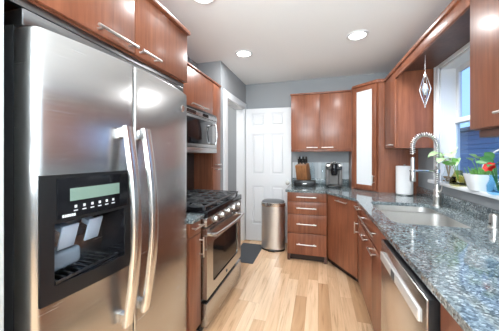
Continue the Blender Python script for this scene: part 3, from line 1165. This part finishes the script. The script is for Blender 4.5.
# above rotation maps (x, y, z) -> (x, -z, y)
MB().box(0.105, RW - 0.09, 0.010, 0.016, 0.33, 0.675).build('window', 'black_gloss', od)
mb = MB()
for k in range(7):
    xa = 0.06 + k * 0.102
    mb.box(xa, xa + 0.08, 0.0005, 0.003, 0.770, 0.784)
mb.build('vent', 'black', od)
mb = MB()
n = 16
pp = [(0.05 + (RW - 0.10) * i / n, -0.042 - 0.020 * math.sin(PI * i / n), 0.735) for i in range(n + 1)]
mb.tube(pp, 0.0125, 12)
for q in (0.07, RW - 0.07):
    mb.box(q - 0.014, q + 0.014, -0.046, 0.003, 0.722, 0.748, 0.004)
mb.build('handle', 'steel_bright', od)
MB().box(0.004, RW - 0.004, 0.0, 0.058, 0.045, 0.228, 0.008).build('storage_drawer', 'steel', RG)
MB().box(0.02, RW - 0.02, 0.055, 0.08, 0.0, 0.04).build('toe_kick', 'black', RG)
mb = MB()
K = Matrix.Translation((RW * 0.5, 0.001, 0.295)) @ Matrix.Rotation(R(90), 4, 'X')
mb.lathe([(0, 0.003), (0.011, 0.003), (0.014, 0.0)], mtx=K)
mb.build('badge', 'dark_grey', od)
# burners and grates
for bx, by, br in ((0.15, 0.17, 0.045), (0.15, 0.47, 0.038), (RW / 2, 0.32, 0.055), (RW - 0.15, 0.17, 0.045), (RW - 0.15, 0.47, 0.038)):
    MB().lathe([(0, 0.024), (br * 0.8, 0.024), (br * 0.85, 0.016), (br * 1.1, 0.012), (br * 1.2, 0)], c=(bx, by, 0.926)).build('burner', 'iron', RG)
for gx0, gx1 in ((0.02, 0.276), (0.282, 0.538), (0.544, 0.80)):
    mb = MB()
    y0, y1, zt = 0.03, 0.60, 0.962
    for yy_ in (y0, (y0 + y1) / 2, y1):
        mb.box(gx0, gx1, yy_ - 0.006, yy_ + 0.006, zt - 0.012, zt, 0.002, 1)
    for xx in (gx0 + 0.006, gx1 - 0.006):
        mb.box(xx - 0.006, xx + 0.006, y0, y1, zt - 0.012, zt, 0.002, 1)
    xm = (gx0 + gx1) / 2
    mb.box(xm - 0.005, xm + 0.005, y0, y1, zt - 0.010, zt + 0.003, 0.002, 1)
    for yy_ in (y0 + 0.09, y0 + 0.18, y1 - 0.18, y1 - 0.09):
        mb.box(gx0, gx0 + 0.085, yy_ - 0.005, yy_ + 0.005, zt - 0.010, zt + 0.003, 0.002, 1)
        mb.box(gx1 - 0.085, gx1, yy_ - 0.005, yy_ + 0.005, zt - 0.010, zt + 0.003, 0.002, 1)
    for xx in (gx0 + 0.01, gx1 - 0.01):
        for yy_ in (y0 + 0.008, y1 - 0.008):
            mb.box(xx - 0.008, xx + 0.008, yy_ - 0.008, yy_ + 0.008, 0.926, zt - 0.008)
    mb.build('grate', 'iron', RG)
# steel sheet on the wall behind the range
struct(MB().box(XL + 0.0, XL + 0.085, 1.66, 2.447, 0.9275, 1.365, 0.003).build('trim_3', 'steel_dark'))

# ---------------------------------------------------------------- microwave
MW = thing('microwave', 'stainless over-the-range microwave mounted above the gas range', 'microwave', (-1.08, 1.66, 1.37), R(90))
MH, MWW = 0.415, 0.782
MB().box(0, MWW, 0.03, 0.365, 0.0, MH, 0.003).build('body', 'dark_grey', MW)
d = MB().box(0.0, MWW, 0.0, 0.03, 0.055, MH - 0.07, 0.005).build('door', 'steel', MW)
MB().box(0.05, MWW - 0.12, -0.003, 0.001, 0.085, MH - 0.095, 0.002).build('window', 'black_gloss', d)
mb = MB()
hp = [(MWW - 0.095, -0.028 - 0.012 * math.sin(PI * i / 10), 0.085 + (MH - 0.19) * i / 10) for i in range(11)]
mb.tube(hp, 0.010, 12)
for q in (0.095, MH - 0.115):
    mb.box(MWW - 0.105, MWW - 0.085, -0.03, 0.001, q - 0.008, q + 0.008, 0.002)
mb.build('handle', 'steel_bright', d)
cpn = MB().box(0.0, MWW, -0.004, 0.03, MH - 0.068, MH - 0.022, 0.004).build('control_strip', 'steel', MW)
MB().box(0.12, 0.30, -0.006, -0.0035, MH - 0.06, MH - 0.03).build('display', 'black_gloss', cpn)
MB().box(0.44, 0.56, -0.006, -0.0035, MH - 0.06, MH - 0.03).build('display', 'black_gloss', cpn)
MB().box(0.0, MWW, 0.006, 0.03, MH - 0.02, MH, 0.002).build('vent_grille', 'black', MW)
MB().box(0.0, MWW, 0.0, 0.03, 0.0, 0.052, 0.005).build('lower_strip', 'steel', MW)

# ---------------------------------------------------------------- trash can and mat
TC = thing('trash_can', 'oval stainless step trash can with a dark lid, beside the white door', 'trash can', (-0.622, 3.405, 0))
MB().lathe([(0, 0), (0.17, 0), (0.17, 0.025), (0, 0.025)], seg=44, sy=0.70, power=2.5).build('base', 'black', TC)
MB().lathe([(0.169, 0.0255), (0.169, 0.62), (0, 0.62)], seg=44, sy=0.70, power=2.5).build('body', 'can_steel', TC)
MB().lathe([(0.172, 0.621), (0.177, 0.63), (0.177, 0.672), (0.170, 0.676), (0, 0.676)], seg=44, sy=0.70, power=2.5).build('rim', 'steel_bright', TC)
MB().lathe([(0.164, 0.6765), (0.160, 0.690), (0.13, 0.702), (0.07, 0.708), (0, 0.709)], seg=44, sy=0.70, power=2.5).build('lid', 'lid_grey', TC)
MB().box(-0.05, 0.05, -0.15, -0.11, 0.005, 0.02, 0.004).build('pedal', 'black', TC)
tag(MB().prism(rrect(-1.10, -0.775, 2.84, 3.475, 0.015, 3), 0.0005, 0.009, 0.002).build('door_mat', 'mat'),
    'dark charcoal floor mat in front of the doorway, between the range and the trash can', 'mat')

# ---------------------------------------------------------------- counter-top items at the back
PD = thing('pod_drawer', 'flat black coffee pod drawer on the counter under the knife block', 'drawer box', (-0.325, 3.37, CT1))
MB().box(0, 0.29, 0.012, 0.28, 0.0, 0.085, 0.004).build('case', 'black', PD)
d = MB().box(0.006, 0.284, 0.0, 0.0115, 0.008, 0.078, 0.003).build('drawer', 'black', PD)
MB().box(0.11, 0.18, -0.008, 0.0, 0.036, 0.05, 0.003).build('pull', 'chrome', d)

# knife block, leaning
KBL, KBR = (-0.312, 3.45, CT1 + 0.085), R(-22)
KB = thing('knife_block', 'slanted wooden knife block on the black pod drawer', 'knife block', KBL, KBR)
KB.scale = (1.2, 1.2, 1.2)
mb = MB()
b2 = [(0.0, 0.0), (0.125, 0.0), (0.165, 0.17), (0.06, 0.20)]       # side profile (depth, height), leaning towards the front
K = Matrix(((0, 0, 1, 0), (-1, 0, 0, 0.155), (0, 1, 0, 0), (0, 0, 0, 1)))
mb.prism(b2, 0.0, 0.135, 0.004, 2, K)
mb.build('block', 'block_wood', KB)
u = Vector((0, -0.21, 0.98)).normalized()
spots = [(0.03, 0.035), (0.07, 0.035), (0.11, 0.035), (0.025, 0.08), (0.068, 0.08), (0.11, 0.08)]
for i, (kx, ky) in enumerate(spots):
    # top face of the block runs from local y=-0.01 (front) to y=0.095 (back)
    ztop_ = 0.17 + (0.03 / 0.105) * (ky + 0.01)
    kn = thing('kitchen_knife', 'black-handled kitchen knife standing in the wooden knife block', 'knife',
               Matrix.Translation(KBL) @ Matrix.Rotation(KBR, 4, 'Z') @ Vector((kx * 1.2, ky * 1.2, ztop_ * 1.2 + 0.002)), KBR, 'knives in the knife block')
    kn.scale = (1.15, 1.15, 1.15)
    L = 0.085 if ky > 0.05 else 0.072
    p0 = Vector((0, 0, 0))
    mb = MB().tube([p0 + u * 0.008, p0 + u * L * 0.5, p0 + u * L], [0.0095, 0.0115, 0.010], 8)
    mb.build('handle', 'black', kn)
    MB().tube([p0, p0 + u * 0.008], 0.0075, 8).build('bolster', 'chrome', kn)
GB = thing('glass_bottle', 'clear glass bottle on the pod drawer, between the knife block and the coffee maker', 'bottle', (-0.075, 3.45, CT1 + 0.085))
MB().lathe([(0, 0.0), (0.034, 0.0), (0.036, 0.006), (0.036, 0.15), (0.030, 0.185), (0.016, 0.21), (0.014, 0.24), (0.017, 0.245), (0.017, 0.25), (0.012, 0.25), (0.012, 0.212), (0.027, 0.183), (0.033, 0.15), (0.033, 0.008), (0, 0.006)]).build('bottle', 'glass', GB)

CM = thing('coffee_maker', 'grey and black single-serve coffee maker on the back counter', 'coffee maker', (0.085, 3.36, CT1))
mb = MB()
mb.box(0.02, 0.23, 0.15, 0.30, 0.0, 0.30, 0.02, 3)
mb.box(0.02, 0.065, 0.05, 0.16, 0.03, 0.27, 0.012, 3).box(0.185, 0.23, 0.05, 0.16, 0.03, 0.27, 0.012, 3)
mb.build('body', 'grey_plastic', CM)
mb = MB().box(0.022, 0.228, 0.02, 0.30, 0.235, 0.325, 0.028, 4)
mb.build('head', 'dark_grey', CM)
K = Matrix.Translation((0.125, 0.045, 0.0)) 
MB().lathe([(0, 0.165), (0.032, 0.165), (0.042, 0.19), (0.046, 0.24), (0.046, 0.30), (0.04, 0.318), (0, 0.322)], mtx=K).build('brew_chamber', 'black_gloss', CM)
mb = MB()
hp = [(0.125 + 0.054 * math.cos(PI * i / 12), 0.03 - 0.022 * math.sin(PI * i / 12) - 0.006, 0.285 + 0.0 * i + 0.06 * math.sin(PI * i / 12)) for i in range(13)]
mb.tube(hp, 0.008, 10)
mb.build('handle', 'chrome', CM)
mb = MB().box(0.035, 0.215, 0.0, 0.15, 0.0, 0.03, 0.01, 3)
mb.build('drip_tray', 'black', CM)
mb = MB()
for k in range(8):
    mb.box(0.06 + k * 0.018, 0.066 + k * 0.018, 0.02, 0.13, 0.03, 0.034)
mb.build('tray_grille', 'dark_grey', CM)
MB().box(0.066, 0.184, 0.13, 0.15, 0.034, 0.235).build('cup_bay', 'taupe', CM)
MB().box(-0.045, 0.018, 0.12, 0.29, 0.0, 0.285, 0.015, 3).build('water_tank', 'glass', CM)
MB().box(0.026, 0.075, 0.018, 0.024, 0.285, 0.312, 0.003).box(0.175, 0.224, 0.018, 0.024, 0.285, 0.312, 0.003).build('trim_plate', 'nickel', CM)

# ---------------------------------------------------------------- hanging crystal
cx, cy = 0.865, 2.33
OR = thing('crystal_ornament', 'diamond-shaped crystal ornament hanging on a thread in front of the window', 'ornament', (cx, cy, 1.90))
MB().cyl((0, 0, 0.138), (0, 0, 2.1905 - 1.90), 0.0012, 6).build('thread', 'print', OR)
mb = MB()
for k in range(4):
    a = k * PI / 4
    for sgn in (-1, 1):
        ppts = []
        for i in range(17):
            q = i / 16
            w_ = 0.042 * (1 - abs(2 * q - 1)) ** 0.85
            ppts.append((sgn * w_ * math.cos(a), sgn * w_ * math.sin(a), -0.138 + 0.276 * q))
        mb.tube(ppts, 0.0028, 6)
mb.build('wire_cage', 'chrome', OR)
mb = MB()
mb.lathe([(0, -0.05), (0.018, -0.028), (0.026, 0.0), (0.018, 0.028), (0, 0.05)], seg=8)
mb.build('bead', 'crystal', OR, smooth=False)
MB().lathe([(0, -0.155), (0.007, -0.147), (0, -0.138)], seg=8).build('drop', 'crystal', OR, smooth=False)

# ---------------------------------------------------------------- window-sill plants
SZ = WZ0


def leaf(mb, base, tipdir, up, L, W, droop=0.25):
    base = Vector(base)
    d = Vector(tipdir).normalized()
    up = Vector(up)
    sd = d.cross(up).normalized()
    up = sd.cross(d).normalized()
    rows = []
    n = 7
    for i in range(n + 1):
        q = i / n
        w = W * (math.sin(PI * min(1, q * 0.96 + 0.04)) ** 0.7) * (1 - 0.35 * q)
        c_ = base + d * L * q - Vector((0, 0, 1)) * droop * L * q * q
        rows.append([c_ - sd * w / 2 + up * 0.12 * w, c_ - sd * w / 4 + up * 0.02 * w, c_, c_ + sd * w / 4 + up * 0.02 * w, c_ + sd * w / 2 + up * 0.12 * w])
    mb.grid(rows)


def stem_pts(a, b, bend, n=7):
    a, b, bend = Vector(a), Vector(b), Vector(bend)
    return [a.lerp(b, i / n) + bend * math.sin(PI * i / n) for i in range(n + 1)]


# 1: pothos cutting in a clear jar of pebbles
P1 = thing('potted_pothos', 'trailing pothos in a clear jar of brown pebbles at the far end of the sill', 'plant', (1.075, 2.43, SZ))
MB().lathe([(0, 0.0), (0.045, 0), (0.052, 0.01), (0.05, 0.06), (0.03, 0.10), (0.028, 0.135), (0.034, 0.14), (0.026, 0.138), (0.026, 0.10), (0.046, 0.06), (0.048, 0.012), (0, 0.006)]).build('jar', 'glass', P1)
mb = MB()
for i in range(40):
    a = random.random() * 2 * PI
    r_ = 0.036 * math.sqrt(random.random())
    mb.sphere((r_ * math.cos(a), r_ * math.sin(a), 0.014 + 0.04 * random.random()), 0.008, 8, (1, 1, 0.8))
mb.build('pebbles', 'pebble', P1)
ends = [(-0.05, -0.06, 0.21), (-0.02, -0.12, 0.20), (-0.03, 0.06, 0.24), (-0.06, -0.02, 0.255), (-0.03, -0.10, 0.255), (0.0, -0.05, 0.28)]
ms, ml = MB(), MB()
for e in ends:
    ms.tube(stem_pts((0, 0, 0.05), e, (0.0, 0, 0.03)), 0.003, 6)
    leaf(ml, e, (e[0] - 0.02, e[1] * 1.2, 0.02), (-0.4, -0.3, 1), 0.12, 0.095, 0.5)
    leaf(ml, Vector(e) * 0.8, (e[0] * -0.5 - 0.05, e[1] + 0.05, 0.03), (-0.5, -0.3, 1), 0.09, 0.07, 0.4)
ms.build('stems', 'twig', P1)
ml.build('foliage', 'leaf_pale', P1, recalc=False, angle=80)

# 2: pear-shaped yellow glass with one leaf
P2 = thing('bud_vase', 'squat yellow glass vase holding one green leaf, beside the white planter', 'vase', (1.055, 2.24, SZ))
MB().lathe([(0, 0.0), (0.05, 0), (0.058, 0.012), (0.054, 0.05), (0.030, 0.095), (0.024, 0.115), (0.028, 0.12), (0.021, 0.118), (0.026, 0.092), (0.05, 0.05), (0.053, 0.014), (0, 0.006)]).build('vase', 'glass_yellow', P2)
MB().lathe([(0, 0.007), (0.052, 0.014), (0.049, 0.05), (0.04, 0.07), (0, 0.07)]).build('water', 'glass_yellow', P2)
ms, ml = MB(), MB()
for e, l_, w_ in (((-0.02, 0.04, 0.155), 0.11, 0.06), ((-0.04, -0.03, 0.165), 0.09, 0.055), ((-0.01, 0.0, 0.17), 0.08, 0.05)):
    ms.tube(stem_pts((0, 0, 0.04), e, (0, 0, 0.01)), 0.0025, 6)
    leaf(ml, e, (e[0], e[1], 0.03), (-0.5, -0.3, 0.8), l_, w_, 0.35)
ms.build('stems', 'leaf', P2)
ml.build('foliage', 'leaf', P2, recalc=False, angle=80)

# 3: white ceramic planter with grassy succulents
P3 = thing('succulent_planter', 'white ceramic planter of small green succulents in the middle of the sill', 'planter', (1.065, 2.00, SZ))
MB().lathe([(0, 0), (0.052, 0), (0.056, 0.004), (0.080, 0.105), (0.081, 0.11), (0.074, 0.11), (0.070, 0.098), (0, 0.098)], seg=36, power=3.2).build('pot', 'white_gloss', P3)
MB().lathe([(0, 0.101), (0.070, 0.1005), (0.070, 0.0985)], seg=24, power=3.2).build('soil', 'soil', P3)
ml = MB()
for i in range(90):
    a = random.random() * 2 * PI
    r_ = 0.062 * math.sqrt(random.random())
    L = 0.035 + 0.03 * random.random()
    b = Vector((r_ * math.cos(a), r_ * math.sin(a), 0.10))
    leaf(ml, b, (math.cos(a) * 0.5, math.sin(a) * 0.5, 1.0), (math.cos(a), math.sin(a), 0.1), L, 0.013, -0.1)
ml.build('foliage', 'leaf', P3, recalc=False, angle=80)
mb = MB()
ms = MB()
for e in ((-0.02, 0.015, 0.225), (-0.03, 0.03, 0.20), (-0.01, -0.02, 0.21)):
    ms.tube(stem_pts((0, 0, 0.10), e, (0, 0, 0)), 0.002, 6)
    leaf(mb, e, (-0.4, -0.2, 0.3), (-0.6, -0.3, 0.5), 0.06, 0.05, 0.2)
mb.build('sprout', 'leaf_pale', P3, recalc=False, angle=80)
ms.build('stems', 'leaf', P3)

# 4: red flower in blue glass
P4 = thing('flower_vase', 'pale blue glass vase with one red flower and dark leaves at the right edge', 'vase', (1.06, 1.82, SZ))
MB().lathe([(0, 0.0), (0.045, 0), (0.052, 0.01), (0.055, 0.05), (0.042, 0.085), (0.040, 0.11), (0.045, 0.115), (0.037, 0.113), (0.038, 0.085), (0.050, 0.05), (0.047, 0.012), (0, 0.007)]).build('vase', 'glass_blue', P4)
ms = MB()
ms.tube(stem_pts((0, 0, 0.02), (-0.045, -0.012, 0.16), (0, 0, 0.015)), 0.003, 6)
ml = MB()
for e, td in (((-0.02, 0.06, 0.185), (-0.3, 0.5, 0.3)), ((-0.03, 0.0, 0.20), (-0.5, 0.1, 0.4)), ((-0.02, -0.06, 0.195), (-0.3, -0.5, 0.3)), ((-0.01, 0.03, 0.215), (-0.2, 0.2, 0.5)), ((-0.03, -0.03, 0.18), (-0.6, -0.4, 0.1))):
    ms.tube(stem_pts((0, 0, 0.02), e, (0, 0, 0.01)), 0.0025, 6)
    leaf(ml, e, td, (-0.6, -0.3, 0.7), 0.075, 0.055, 0.3)
ms.build('stems', 'leaf_dark', P4)
ml.build('foliage', 'leaf_dark', P4, recalc=False, angle=80)
mb = MB()
fcn = Vector((-0.05, -0.012, 0.165))
for ring, (cnt, rad_, tilt) in enumerate(((7, 0.036, 0.15), (6, 0.027, 0.5), (4, 0.017, 0.9))):
    for k in range(cnt):
        a = 2 * PI * (k + 0.5 * ring) / cnt
        out = Vector((-0.75, -0.45, 0.5)).normalized()
        e1 = out.orthogonal().normalized()
        e2 = out.cross(e1)
        dd = e1 * math.cos(a) + e2 * math.sin(a) + out * tilt
        leaf(mb, fcn + out * 0.004 * ring, dd, out, rad_, rad_ * 1.05, 0.0)
mb.build('flower', 'red', P4, recalc=False, angle=80)

# white wire hoop standing behind the pots
WH = thing('plant_hoop', 'thin white arched hoop rising behind the pots on the window sill', 'hoop', (1.15, 1.90, SZ))
mb = MB()
mb.tube([(0.0, 0.27 * -math.cos(PI * i / 32), 0.008 + 0.275 * math.sin(PI * i / 32)) for i in range(33)], 0.0055, 8)
mb.build('arch', 'white_gloss', WH)
MB().box(-0.02, 0.02, -0.285, 0.285, 0.0, 0.008, 0.003).build('base', 'white_gloss', WH)
